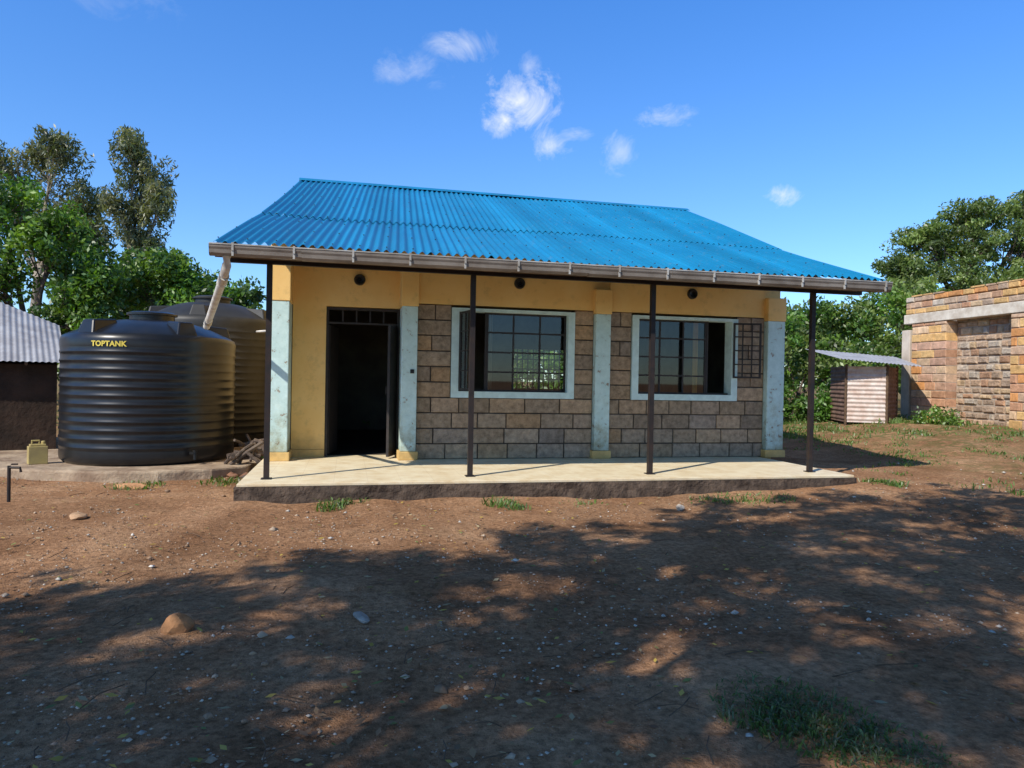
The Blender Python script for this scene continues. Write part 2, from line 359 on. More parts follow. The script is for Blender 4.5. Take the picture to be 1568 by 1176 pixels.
dr.box(d0+.04,d1-.04,DV+.05,DV+.11,2.09,2.12)
for i in range(1,5): x=d0+.04+(d1-d0-.08)*i/5; dr.box(x-.012,x+.012,DV+.07,DV+.09,2.12,2.31)
Md=TR(d1-.045,DV+.03,-112)
dr.box(0,.36,-.02,.02,.03,2.07,M=Md); dr.box(.05,.31,-.03,-.021,.15,.95,M=Md); dr.box(.05,.31,-.03,-.021,1.05,1.95,M=Md)
dr.tube([Md@Vector((.31,-.05,1.0)),Md@Vector((.31,-.05,1.12))],.012,8)
Md2=TR(d0+.045,DV+.13,80); dr.box(0,.7,-.02,.02,.03,2.07,M=Md2)
dr.obj('steel_door',[M_frame,M_glass],house)
for (u,v,z) in ((1.10,DV,2.79),(3.59,WV-.012,2.80),(6.60,WV-.012,2.77)):
    l=MB(); Ml=Matrix.Translation((u,v,z))@Matrix.Rotation(math.radians(90),4,'X')
    l.lathe([(0.001,.02),(.03,.02),(.04,.05),(.07,.06),(.085,.04),(.09,0),(.09,-.01)],20,Ml); l.box(u-.08,u+.08,v-.035,v-.03,z-.008,z+.008)
    l.obj('porch_lamp',M_black,house,smooth=False)
bx('light_switch',1.87,1.93,D-.02,D,1.33,1.39,M_black,house,.004)
def corr(name,fu0,fu1,vs_,zf,n,amp,mat,parent,back=False,spp=8):
    cols=n*spp+1; V=[]
    for j,v in enumerate(vs_):
        for i in range(cols):
            s=i/(cols-1); u=fu0(v)+(fu1(v)-fu0(v))*s
            sag=.010*math.sin(s*9+v*1.3)+.006*math.sin(s*23+v)
            V.append((u,v,zf(v)+sag+amp*math.sin(2*math.pi*i/spp)+random.uniform(-.001,.001)))
    F=[]
    for j in range(len(vs_)-1):
        for i in range(cols-1):
            a=j*cols+i; F.append((a,a+1,a+cols+1,a+cols))
    V=np.array(V); 
    return npmesh(name,V,np.array(F),np.ones((len(V),4)),[mat],parent,smooth=True)
n=84
corr('roof_sheet_porch',uL,uR,[-.43,.4,1.2,1.995],RZ,n,.020,M_roof,house)
corr('roof_sheet_main',uL,uR,[1.93,3,4,5.3],lambda v:RZ(v)+(.012 if v<2 else .008),n,.020,M_roof,house)
corr('roof_sheet_rear',lambda v:uL(5.3),lambda v:uR(5.3),[5.3,7,9.2],lambda v:5.068-(v-5.3)*.44,n,.018,M_roof,house)
rc=MB(); rc.add([(uL(5.3)-.02,5.16,5.03),(uR(5.3)+.02,5.16,5.03),(uR(5.3)+.02,5.3,5.11),(uL(5.3)-.02,5.3,5.11),(uR(5.3)+.02,5.46,5.02),(uL(5.3)-.02,5.46,5.02)],[(0,1,2,3),(3,2,4,5)])
rc.obj('ridge_cap',M_roof,house)
scw=MB()
for v in (-.3,.5,1.3,1.96,2.8,3.6,4.4,5.05):
    for i in range(0,n,3):
        s=(i+.25)/n; u=uL(v)+(uR(v)-uL(v))*s; z=RZ(v)+.026
        scw.box(u-.008,u+.008,v-.008,v+.008,z,z+.010)
scw.obj('roof_screws',simple('screw',(.05,.08,.12),None,.6),house)
bx('fascia_board',-.56,8.35,-.37,-.345,2.60,2.74,M_wood,house,.004)
rk=MB()
for uf in (uL,uR):
    for v0,v1 in ((-.36,2),(2,5.25)):
        a,b2=uf(v0),uf(v1); s=.02 if uf is uL else -.02; z0,z1=RZ(v0)-.03,RZ(v1)-.03
        rk.add([(a+s-.012,v0,z0-.13),(a+s+.012,v0,z0-.13),(a+s+.012,v0,z0),(a+s-.012,v0,z0),(b2+s-.012,v1,z1-.13),(b2+s+.012,v1,z1-.13),(b2+s+.012,v1,z1),(b2+s-.012,v1,z1)],
          [(0,1,2,3),(4,7,6,5),(0,4,5,1),(1,5,6,2),(2,6,7,3),(3,7,4,0)])
rk.obj('barge_boards',M_wood,house)
gt=MB()
prof=[(-.372,2.735),(-.374,2.63),(-.40,2.60),(-.47,2.60),(-.495,2.625),(-.50,2.665),(-.512,2.69),(-.515,2.725),(-.50,2.735),(-.497,2.725),(-.485,2.69),(-.48,2.63),(-.46,2.615),(-.41,2.615),(-.385,2.64),(-.384,2.735)]
Lg=18
for i in range(Lg):
    a=-.60+9.0*i/Lg; b2=-.60+9.0*(i+1)/Lg
    dz=random.uniform(-.004,.004)
    gt.add([(a,p,q+dz) for p,q in prof]+[(b2,p,q+dz) for p,q in prof],[(k,(k+1)%len(prof),(k+1)%len(prof)+len(prof),k+len(prof)) for k in range(len(prof))])
gt.add([(-.602,p,q) for p,q in prof[:10]],[tuple(range(10))]); gt.add([(8.402,p,q) for p,q in prof[:10]],[tuple(range(10))])
gt.obj('gutter',M_gutter,house)
gb=MB()
for i in range(14):
    u=-.35+i*.665
    gb.box(u-.012,u+.012,-.522,-.51,2.66,2.742); gb.box(u-.012,u+.012,-.522,-.38,2.742,2.748); gb.box(u-.012,u+.012,-.51,-.498,2.60,2.66)
gb.box(-.6,8.4,-.521,-.513,2.722,2.736)
gb.obj('gutter_brackets',simple('galvanised',(.58,.56,.52),(.34,.31,.27),.4,5,.2),house)
# ================================================================ TANKS
def tank(name,X,Y,R,z0,zs,zt,mat,label=False,lugrot=0):
    c0=CW(X,Y,0); prof=[(0.01,z0),(R-.06,z0),(R-.01,z0+.05),(R,z0+.12)]
    z=z0+.20
    while z<zs-.28:
        for dz,dr in ((0,0),(.03,.0),(.045,.011),(.065,.011),(.08,0)): prof.append((R+dr-.006,z+dz))
        z+=.128
    prof+= [(R,zs-.2),(R+.004,zs-.10),(R-.02,zs-.03),(R-.07,zs)]
    for k in range(1,9):
        t=k/9; r=R-.07-(R-.07-.33)*t; prof.append((r,zs+(zt-.12-zs)*math.sin(t*math.pi/2)))
    prof+=[(.33,zt-.12),(.33,zt-.04),(.37,zt-.035),(.37,zt-.005),(.30,zt+.02),(.01,zt+.035)]
    m=MB(); m.lathe(prof,96,Matrix.Translation(c0))
    p=empty(name); ob=m.obj('tank_body',mat,p,smooth=True)
    try: ob.data.set_sharp_from_angle(angle=math.radians(50))
    except Exception: pass
    m=MB()
    for k in range(5):
        a=lugrot+k*2*math.pi/5; r=R-.30
        Ml=Matrix.Translation(c0)@Matrix.Rotation(a,4,'Z')@Matrix.Translation((r,0,0))
        x0,x1,y,zb,zt_=-.22,.20,.14,zs-.04,zs+.20
        m.add([(x0,-y*1.2,zb),(x1+.03,-y*1.2,zb),(x1+.03,y*1.2,zb),(x0,y*1.2,zb),(x0,-y*.8,zt_+.03),(x1-.03,-y*.8,zt_),(x1-.03,y*.8,zt_),(x0,y*.8,zt_+.03)],
              [(0,3,2,1),(4,5,6,7),(0,1,5,4),(1,2,6,5),(2,3,7,6),(3,0,4,7)],M=Ml)
    m.obj('lifting_lugs',mat,p,bevel=.025)
    if label:
        cu=bpy.data.curves.new('lab','FONT'); cu.body='TOPTANK'; cu.size=.105; cu.align_x='CENTER'; cu.offset=.004; cu.space_character=1.05
        t=bpy.data.objects.new('lab',cu); sc.collection.objects.link(t); bpy.context.view_layer.update()
        me=bpy.data.meshes.new_from_object(t.evaluated_get(bpy.context.evaluated_depsgraph_get())); bpy.data.objects.remove(t)
        d=(CW(-5.55,5.5,0)-c0); base=math.atan2(d.y,d.x)-math.radians(2)
        rr=R+.012
        for v in me.vertices:
            a=base+v.co.x/rr; z=v.co.y+zs-.20
            v.co=Vector((c0.x+math.cos(a)*rr,c0.y+math.sin(a)*rr,z))
        me.materials.clear(); me.materials.append(simple('yellow_lettering',(.75,.62,.12),(.6,.48,.08),.6))
        lo=bpy.data.objects.new('lettering',me); sc.collection.objects.link(lo); lo.parent=p
        vv=MB(); a=base+.9; q0=c0+Vector((math.cos(a)*(R-.02),math.sin(a)*(R-.02),z0+.16)); q1=c0+Vector((math.cos(a)*(R+.14),math.sin(a)*(R+.14),z0+.16))
        vv.tube([q0,q1,q1+Vector((0,0,-.08))],.025,10); vv.tube([q1+Vector((0,0,.02)),q1+Vector((0,0,.06))],.035,8); vv.obj('outlet_valve',M_black,p)
    return p
tank('water_tank',-5.83,11.4,1.26,-.10,1.84,2.22,M_tank,True,.35)
tank('water_tank',-6.05,14.2,1.26,-.10,2.36,2.80,M_tank2,False,.9)
pad=MB()
pp=[(-9.5,9.9),(-8.4,9.98),(-7.4,9.9),(-6.5,9.74),(-5.6,9.66),(-4.9,9.8),(-4.3,10.15),(-3.95,10.6),(-4.05,13),(-4.2,16),(-9.5,16)]
n_=len(pp); pad.add([tuple(CW(x,y,-.4)) for x,y in pp]+[tuple(CW(x,y,-.102)) for x,y in pp],[tuple(range(n_,2*n_))]+[(i,(i+1)%n_,(i+1)%n_+n_,i+n_) for i in range(n_)])
pad.obj('concrete_pad',simple('weathered_concrete',(.46,.35,.24),(.24,.165,.11),.95,3,0,.8,.03,12),bevel=.03)
dp=MB()
a=Vector((-.42,-.44,2.60)); e=CW(-4.78,11.0,2.00)
dp.tube([a,a+Vector((0,.0,-.10)),a+(e-a)*.12+Vector((0,0,-.12)),e],[.05]*4,14)
dp.tube([a+(e-a)*.09+Vector((0,0,-.13)),a+(e-a)*.2+Vector((0,0,-.11))],[.058]*2,14)
dp.tube([a+(e-a)*.85+Vector((0,0,-.02)),a+(e-a)*.93+Vector((0,0,-.01))],[.058]*2,14)
dp.obj('downpipe',M_white,smooth=True)
op_=MB(); op_.tube([CW(-4.95,13.6,2.1),CW(-4.3,13.0,2.1),Vector((UL-.01,3.0,2.1))],.022,10); op_.obj('overflow_pipe',M_white,smooth=True)
fw=MB(); rr_=random.Random(4)
for k in range(26):
    c0=CW(-4.0+rr_.uniform(-.28,.22),10.95+rr_.uniform(-.35,.5),-.08+rr_.random()*.30); a=rr_.uniform(0,3.14); l=rr_.uniform(.12,.30); d=Vector((math.cos(a),math.sin(a),rr_.uniform(-.5,.9))).normalized()*l
    fw.tube([c0-d,c0+Vector((0,0,.015)),c0+d],[rr_.uniform(.018,.04)]*3,7)
fw.obj('firewood_pile',M_bark)
jc=MB(); Mj=Matrix.Translation(CW(-6.95,10.35,-.10))@Matrix.Rotation(.5,4,'Z')
jc.box(-.12,.12,-.08,.08,0,.26,M=Mj); jc.box(-.10,.10,-.06,.06,.26,.29,M=Mj); jc.box(-.08,.03,-.012,.012,.33,.35,M=Mj); jc.box(-.08,-.06,-.012,.012,.29,.33,M=Mj);jc.box(.01,.03,-.012,.012,.29,.33,M=Mj)
jc.lathe([(.03,.29),(.03,.33),(.001,.335)],12,Mj@Matrix.Translation((.07,0,0)))
jc.obj('jerrycan',simple('yellow_plastic',(.56,.44,.15),(.38,.29,.12),.5),bevel=.02)
tp=MB(); q=CW(-5.62,7.9,0); g0=gz_w(q)
tp.tube([(q.x,q.y,g0-.05),(q.x,q.y,g0+.42)],.018,10); tp.tube([(q.x-.01,q.y,g0+.40),(q.x+.12,q.y-.03,g0+.40),(q.x+.13,q.y-.03,g0+.35)],.014,8); tp.box(q.x+.03,q.x+.09,q.y-.03,q.y+.0,g0+.43,g0+.445)
tp.obj('water_tap',M_post)
# ================================================================ LEFT SHED
def patch_corr(name,A,B,C,Dd,n,amp,mat,parent):
    cols=n*6+1; rws=5; V=[]
    for j in range(rws):
        t=j/(rws-1)
        for i in range(cols):
            s=i/(cols-1); p=(A*(1-s)+B*s)*(1-t)+(Dd*(1-s)+C*s)*t; nn=((B-A).cross(Dd-A)).normalized()
            p=p+nn*amp*math.sin(2*math.pi*i/6); V.append(tuple(p))
    F=[(j*cols+i,j*cols+i+1,(j+1)*cols+i+1,(j+1)*cols+i) for j in range(rws-1) for i in range(cols-1)]
    return npmesh(name,np.array(V),np.array(F),np.ones((len(V),4)),[mat],parent,smooth=True)
M_galv=simple('galvanised_sheet',(.54,.53,.52),(.38,.36,.35),.45,3,.3,.0,.01)
M_mud=simple('shaded_mud_wall',(.055,.033,.022),(.03,.02,.014),.95,3,0,.7,.03,10)  # brown mud, with tree and overhang shade put into the dark base colour
shed=empty('mud_wall_shed')
A=CW(-11.2,10.2,1.42); B=CW(-7.75,12.25,1.42); C=CW(-9.2,14.3,2.2); Dd=CW(-13.2,12.6,4.0)
patch_corr('shed_roof',A,B,C,Dd,44,.010,M_galv,shed)
s1=MB()
P=[CW(-11.1,10.5,0),CW(-8.0,12.4,0),CW(-9.3,14.2,0),CW(-13,12.8,0)]
tops=[1.38,1.38,2.1,3.85]
s1.add([(p.x,p.y,-.35) for p in P]+[(p.x,p.y,t) for p,t in zip(P,tops)],[(0,1,5,4),(1,2,6,5),(2,3,7,6),(3,0,4,7)])
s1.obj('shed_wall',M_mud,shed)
s2=MB()
for k in range(8):
    t=k/7; p=A*(1-t)+B*t; d=((Dd*(1-t)+C*t)-p).normalized(); p=p+d*.02; s2.tube([p+Vector((0,0,-.05)),p+d*1.2+Vector((0,0,-.05))],.025,6)
s2.obj('shed_rafters',M_wood,shed)
# ================================================================ SMALL IRON SHED
hut=empty('corrugated_iron_hut')
M_iron=simple('old_iron',(.66,.58,.52),(.50,.37,.30),.6,5,.1,.1,.01)
M_iron2=simple('rusty_iron',(.24,.15,.11),(.13,.07,.05),.8,5,.1,.1,.01)
a0=CW(9.0,19.0,.30); a1=CW(9.95,18.7,.30); a2=CW(10.75,19.7,.30); up=Vector((0,0,1))
patch_corr('hut_front',a0,a0+up*1.5,a1+up*1.5,a1,13,.014,M_iron,hut)
patch_corr('hut_side',a1,a1+up*1.5,a2+up*1.5,a2,13,.014,M_iron2,hut)
a3=CW(9.3,20.6,.30); patch_corr('hut_left',a3,a3+up*1.5,a0+up*1.5,a0,13,.014,M_iron2,hut)
r0=CW(8.6,18.5,1.98); r1=CW(10.7,18.3,1.80); r2=CW(11.3,20.8,2.15); r3=CW(8.7,21.0,2.35)
patch_corr('hut_roof',r0,r1,r2,r3,22,.012,M_galv,hut)
hp=MB()
for p in (a0,a1,a2): hp.tube([p-up*.1,p+up*1.55],.035,8)
hp.obj('hut_posts',M_wood,hut)
# ================================================================ BRICK BUILDING (right)
bb=empty('unfinished_brick_building')
M_brick=vcol('orange_brick',bs=1.,bd=.02,bscale=18,nscale=7,amt=.4)
M_rub=vcol('rough_stone',bs=1.,bd=.06,bscale=9,nscale=6,amt=.5)
O=CW(11.3,20.0,0); E=CW(12.25,14.3,0)
ex=(E-O).normalized(); ey=Vector((-ex.y,ex.x,0)); 
if (ey.dot(CW(20,18,0)-O))<0: ey=-ey
MBm=Matrix(((ex.x,ey.x,0,O.x),(ex.y,ey.y,0,O.y),(0,0,1,0),(0,0,0,1)))
bpal=[(.68,.32,.12),(.72,.44,.18),(.58,.32,.19),(.72,.50,.31),(.62,.42,.28),(.72,.46,.20),(.62,.38,.26)]
gpal=[(.54,.39,.27),(.60,.41,.27),(.48,.35,.25),(.64,.46,.28),(.56,.47,.37),(.52,.31,.19)]
def courses(mb,x0,x1,y0,y1,z0,z1,h,lmin,lmax,pal,ragged=False,j=1.):
    z=z0;r=0
    while z<z1-.02:
        ze=min(z+h*random.uniform(1-.2*(j-1),1+.2*(j-1)),z1); x=x0; f=True
        while x<x1-.01:
            Lb=random.uniform(lmin,lmax)*(.5 if (f and r%2) else 1); f=False; e=x+Lb
            if x1-e<lmin*.4: e=x1
            if not(ragged and ze>=z1-.01 and random.random()<.35):
                c0=random.choice(pal);k=random.uniform(.85,1.12)
                mb.block(x+.008,e-.008,y0+random.uniform(-.008,.01)*j,y1,z+.008+random.uniform(0,.01)*(j-1),ze-.008-random.uniform(0,.01)*(j-1),tuple(q*k for q in c0),M=MBm,ch=.013*j)
            x=e
        z=ze;r+=1
bm=MB()
courses(bm,0,1.28,0,.5,.30,3.06,.22,.34,.55,bpal,j=1.3)
courses(bm,3.26,4.6,0,.5,.30,3.06,.22,.34,.55,bpal,j=1.3)
courses(bm,-.25,5.8,0,.3,3.33,3.85,.165,.3,.5,bpal+gpal,True,j=1.6)
bm.obj('brickwork',M_brick,bb)
bm=MB(); courses(bm,1.28,3.26,.30,.75,.30,3.28,.17,.14,.40,gpal,j=2.3); bm.obj('rubble_infill',M_rub,bb)
bc=MB(); bc.box(.012,1.27,.025,.49,.2,3.05,M=MBm); bc.box(3.272,4.58,.025,.49,.2,3.05,M=MBm); bc.box(1.28,3.27,.34,.8,.2,3.06,M=MBm)
bc.box(-.24,5.78,.025,.29,3.33,3.65,M=MBm)
bc.box(0.1,.25,.5,6,.2,3.2,M=MBm); bc.box(5.6,5.8,.5,6,.2,3.2,M=MBm); bc.box(.1,5.8,6,6.2,.2,3.2,M=MBm)
bc.obj('mortar',simple('brick_mortar',(.46,.38,.30),(.32,.25,.19),.95,12),bb)
bl=MB(); bl.box(-.28,5.85,-.03,.29,3.065,3.325,M=MBm); bl.obj('ring_beam',simple('ring_beam_concrete',(.72,.65,.54),(.48,.40,.31),.9,3,0,.5,.02,12),bb,bevel=.015)
be=MB(); be.box(-.45,-.12,.05,.5,.2,2.9,M=MBm); be.obj('end_column',simple('pale_plaster',(.60,.52,.43),(.46,.38,.30),.9,3),bb,bevel=.015)
# ================================================================ TREES
def leafquads(cen,rad,n,size,pal,asp=.5,droop=0.,jit=.25,shell=.35):
    K=len(cen); tot=K*n
    d=rng.normal(size=(tot,3)); d/=np.linalg.norm(d,axis=1,keepdims=True)
    r=rng.random((tot,1))**(shell); ci=np.repeat(np.arange(K),n)
    p=cen[ci]+d*r*rad[ci]
    a=rng.normal(size=(tot,3)); a[:,2]-=droop; a/=np.linalg.norm(a,axis=1,keepdims=True)
    b=np.cross(a,rng.normal(size=(tot,3))); b/=np.linalg.norm(b,axis=1,keepdims=True)
    s=size*rng.uniform(.6,1.3,(tot,1))
    v=np.stack([p-a*s*.5,p+b*s*asp*.5,p+a*s*.5,p-b*s*asp*.5],1).reshape(-1,3)
    pal=np.array(pal); cc=pal[rng.integers(0,len(pal),K)]*rng.uniform(.7,1.25,(K,1))
    c=cc[ci]*rng.uniform(1-jit,1+jit,(tot,1)); c=np.concatenate([c,np.ones((tot,1))],1)
    return v,np.repeat(c,4,0)
def build_tree(name,base,lobes,cl,lv,size,cr,pal,tr=.2,asp=.5,droop=0.,bark=None,flat=1.,bend=.3,q0=.45):
    base=Vector(base); mb=MB(); cens=[];rads=[]
    lob=[Vector(l[:3]) for l in lobes]; ctr=sum(lob,Vector())/len(lob); 
    zlow=min(l[2]-l[5] for l in lobes); ft=Vector((base.x*.6+ctr.x*.4,base.y*.6+ctr.y*.4,base.z+(zlow-base.z)*.8+.3))
    pts=[base+Vector((0,0,-.3)),base.lerp(ft,.35)+Vector((random.uniform(-1,1)*bend*.3,random.uniform(-1,1)*bend*.3,0)),base.lerp(ft,.7)+Vector((random.uniform(-1,1)*bend*.3,0,0)),ft]
    mb.tube(pts,[tr*1.25,tr,tr*.85,tr*.72],10)
    for l,Lb in zip(lobes,lob):
        st=ft+Vector((0,0,0)); mid=st.lerp(Lb,.5)+Vector((random.uniform(-.2,.2),random.uniform(-.2,.2),random.uniform(-.1,.3)))*bend*2
        r0=tr*.5; mb.tube([st,st.lerp(mid,.5),mid,mid.lerp(Lb,.5)+Vector((0,0,.05)),Lb],[r0,r0*.8,r0*.6,r0*.45,r0*.3],7)
        for k in range(cl):
            d=Vector(rng.normal(size=3)); d.normalize(); q=random.random()**q0
            c=Lb+Vector((d.x*l[3],d.y*l[4],d.z*l[5]))*q
            cens.append(c); rr=cr*random.uniform(.6,1.3); rads.append((rr,rr,rr*flat))
            s0=mid.lerp(Lb,random.random()); m2=s0.lerp(c,.55)+Vector((0,0,random.uniform(-.05,.15)))
            mb.tube([s0,m2,c],[r0*.2,r0*.12,r0*.05],5,cap=False)
    v,c=leafquads(np.array([tuple(x) for x in cens]),np.array(rads),lv,size,pal,asp,droop)
    e=empty(name); mb.obj('trunk_and_limbs',bark or M_bark,e,smooth=True)
    npmesh('foliage',v,np.arange(len(v)).reshape(-1,4),c,[M_leaf],e)
    return e
def L(X,Y,z,rx,ry,rz): p=CW(X,Y,z); return (p.x,p.y,p.z,rx,ry,rz)
euc=[(.15,.165,.075),(.185,.195,.095),(.11,.13,.055),(.21,.21,.11)]
grn=[(.08,.17,.022),(.11,.22,.028),(.055,.12,.018),(.15,.25,.035)]
dkg=[(.065,.13,.025),(.085,.16,.03),(.045,.09,.018),(.11,.185,.04)]
aca=[(.13,.19,.045),(.17,.235,.055),(.095,.14,.035),(.20,.265,.065)]
G=lambda X,Y: CW(X,Y,float(gh(X,Y))-.05)
build_tree('eucalyptus_tree',G(-14.6,26),[L(-14.0,26,9.6,.7,.8,.8),L(-13.7,26.3,8.6,.95,1.,.8),L(-13.1,26,7.4,.9,.9,.8),L(-14.3,26,7.2,.9,.8,.7),L(-13.8,26.4,6.3,.9,.8,.5)],17,110,.22,.38,euc,.13,.28,1.0,M_barkp,1.2)
build_tree('eucalyptus_tree',G(-17.8,26),[L(-18.6,26,8.9,1.3,1.2,1.),L(-17.0,26,9.3,1.1,1.1,.9),L(-16.4,26.3,7.8,1.0,1.,1.),L(-18.6,26,7.2,1.5,1.3,1.),L(-16.9,26,6.4,1.3,1.,.9),L(-15.7,26,6.2,.6,.8,.6)],23,110,.22,.42,euc,.2,.28,.8,M_barkp,1.15)
build_tree('mango_tree',G(-13.8,20),[L(-14.6,20,6.0,1.2,1.,1.),L(-13.0,20,5.0,1.0,1.,.9),L(-14.4,19.6,4.0,1.4,1.2,1.1),L(-12.2,20.3,3.7,.9,.9,.8),L(-12.4,19.8,2.6,1.3,1.,.8)],28,120,.17,.42,grn,.2,.45,.2)
build_tree('shade_tree',G(-13.3,25),[L(-15,25,4.8,1.4,1.2,1.),L(-13.2,25,4.6,1.4,1.2,.9),L(-12,25,4.0,1.2,1.,.9),L(-14,24.6,3.1,2.0,1.4,.8)],24,85,.22,.5,dkg,.2,.5,.1)
build_tree('mango_tree',G(-10.4,22),[L(-10.7,22,4.6,.7,.8,.5),L(-11.4,22,3.9,.8,.8,.6),L(-9.8,22.2,3.8,.8,.8,.6),L(-10.4,22,3.0,1.5,1.,.7),L(-8.9,22.3,3.3,.8,.8,.7)],24,95,.18,.36,grn,.1,.45,.1)
build_tree('shade_tree',G(-7.9,20),[L(-7.9,20,3.4,.6,.7,.5),L(-8.7,20,2.7,.9,.7,.6),L(-7.3,20,2.4,.7,.7,.6),L(-7.9,19.7,1.0,1.2,.8,.9)],18,80,.18,.38,dkg+grn,.1,.5,.1)
build_tree('acacia_tree',G(19,31),[L(18.2,31,7.9,1.5,1.5,.7),L(20.3,31,8.7,1.9,1.8,.7),L(22.9,31,9.3,2.2,2.,.8),L(17.3,31,6.6,1.2,1.4,.7),L(19.5,30.4,7.2,1.9,1.6,.9),L(22.3,30.4,7.6,2.2,1.8,1.0),L(16.8,30.2,5.3,1.2,1.2,.7),L(19.2,30,5.6,1.9,1.4,.9),L(22.0,30,5.8,2.2,1.6,.9),L(25.5,31,8.2,2.2,2.,1.2),L(18.,30,4.2,1.8,1.3,.7),L(21.5,30,4.3,2.,1.3,.8)],36,120,.19,.5,aca,.3,.4,0.,None,.6,bend=.6,q0=.6)
build_tree('shade_tree',G(12.2,27),[L(10.6,27,3.6,1.2,1.,.7),L(12.2,27,3.9,1.3,1.,.7),L(13.9,27,3.9,1.3,1.,.8),L(15.5,27,4.4,1.4,1.,.8),L(11.5,26.4,2.2,1.8,1.2,.9),L(14.2,26.4,2.3,1.8,1.2,.9)],26,90,.2,.5,grn+aca,.14,.45,.2)
build_tree('thicket_tree',G(9.6,24),[L(9.2,24,2.9,.9,.8,.8),L(10.3,24,2.2,1.,.8,.8),L(8.6,24,1.5,1.,.8,.8),L(11.6,24,2.0,1.2,.9,.9)],22,90,.17,.4,grn+aca,.1,.45,.2)
def bush(name,X,Y,r,h,n,pal,size=.13):
    g0=float(gh(X,Y)); cs=[];rs=[]
    mb=MB()
    for k in range(n):
        a=random.uniform(0,6.28); q=random.random()**.5
        c=CW(X+math.cos(a)*r*q,Y+math.sin(a)*r*q*.7,g0+random.uniform(.12,1)*h*(1-.5*q)); cs.append(tuple(c)); rr=random.uniform(.14,.3); rs.append((rr,rr,rr))
        mb.tube([tuple(CW(X,Y,g0-.05)),tuple(c)],[.02,.006],4,cap=False)
    v,c=leafquads(np.array(cs),np.array(rs),60,size,pal); e=empty(name); mb.obj('stems',M_bark,e)
    npmesh('foliage',v,np.arange(len(v)).reshape(-1,4),c,[M_leaf],e)
bush('leafy_bush',9.4,21.0,.9,1.1,34,[(.09,.20,.03),(.11,.24,.035),(.07,.15,.025)])
bush('leafy_bush',8.0,21.5,.9,1.3,34,grn)
bush('leafy_bush',10.6,17.6,.5,.40,18,grn,.09)
bush('leafy_bush',-3.9,17.5,.6,1.6,36,grn)
bush('leafy_bush',-4.5,19,.9,2.2,40,grn)
bush('leafy_bush',-6.3,9.6+7.5,1.2,2.2,40,grn)
bush('leafy_bush',2.2,22.5,2.2,3.4,90,grn,.2)
cs=[];rs=[]
for k in range(560):
    a=math.radians(random.uniform(-62,62)); d=random.uniform(36,62); hh=random.uniform(3.2,5.0)
    X=d*math.sin(a);Y=d*math.cos(a); c=CW(X,Y,random.uniform(0.2,1)**.7*hh+.2); cs.append(tuple(c)); r=random.uniform(.9,1.7); rs.append((r,r,r*.8))
v,c=leafquads(np.array(cs),np.array(rs),60,.55,dkg+aca)
npmesh('distant_tree_line',v,np.arange(len(v)).reshape(-1,4),c,[M_leaf])
# ------------- shade trees standing behind the viewer
SUN=(.72,.85)
def shade_tree(name,trunk,pred,count,seed):
    r=random.Random(seed); cs=[];rs=[];mb=MB(); g0=-.25
    base=CW(trunk[0],trunk[1],g0); fork=CW(trunk[0]+.2,trunk[1]+.3,3.2)
    mb.tube([base,base.lerp(fork,.5)+Vector((.1,0,0)),fork],[.32,.25,.2],12)
    hubs=[]
    t=0
    while len(cs)<count and t<90000:
        t+=1
        g=(r.uniform(-7,13),r.uniform(.2,12)); 
        if not pred(g,r): continue
        h=r.uniform(6.0,7.2); cs.append(tuple(CW(g[0]-SUN[0]*h,g[1]-SUN[1]*h,h-.22))); rr=r.uniform(.10,.27); rs.append((rr*1.25,rr*1.25,rr*.4))
    for i in range(0,len(cs),30): hubs.append(Vector(cs[i])+Vector((0,0,-.5)))
    for hb in hubs:
        mb.tube([fork,fork.lerp(hb,.35)+Vector((0,0,.7)),fork.lerp(hb,.7)+Vector((0,0,.45)),hb],[.05,.035,.022,.012],7)
    for c in cs:
        c=Vector(c); hb=min(hubs,key=lambda q:(q-c).length); mb.tube([hb,hb.lerp(c,.5)+Vector((0,0,.1)),c],[.012,.009,.005],5,cap=False)
    v,c=leafquads(np.array(cs),np.array(rs),50,.11,[(.06,.08,.03),(.08,.10,.035),(.045,.06,.025)],.55); e=empty(name); mb.obj('trunk_and_limbs',M_bark,e,smooth=True)
    npmesh('foliage',v,np.arange(len(v)).reshape(-1,4),c,[M_leaf],e)
def edge(x): return min(5.0+.66*(x+3),9.3+.25*max(0,x-4)) if x>-3 else 5.1+.1*(x+3)
def NZ(x,y):   # gaps: broad ones plus a finer irregular set
    return math.sin(x*3.1+y*1.5)+math.sin(x*1.7-y*3.9+2)+math.sin(x*6.3+2.7*y+4)*.9+math.sin(x*4.4-7.1*y)*.7
def base_ok(g,r):
    dd=edge(g[0])-g[1]+.35*math.sin(g[0]*3.3)+.25*math.sin(g[0]*7.1+1)
    if dd<r.uniform(-.1,.9): return False
    thr=1.5+min(max(dd-1.,0),4)*.35 if g[0]<1 else 1.6+min(max(dd-.5,0),4)*.6
    return NZ(*g)<r.uniform(.3,1.)*thr
def pA(g,r): return g[0]<2.2+(g[1]-5)*.3 and base_ok(g,r)
def pB(g,r): return g[0]>=2.2+(g[1]-5)*.3 and base_ok(g,r)
shade_tree('acacia_tree',(-5.5,-3.8),pA,1500,3)
shade_tree('acacia_tree',(1.5,-2.8),pB,2500,4)
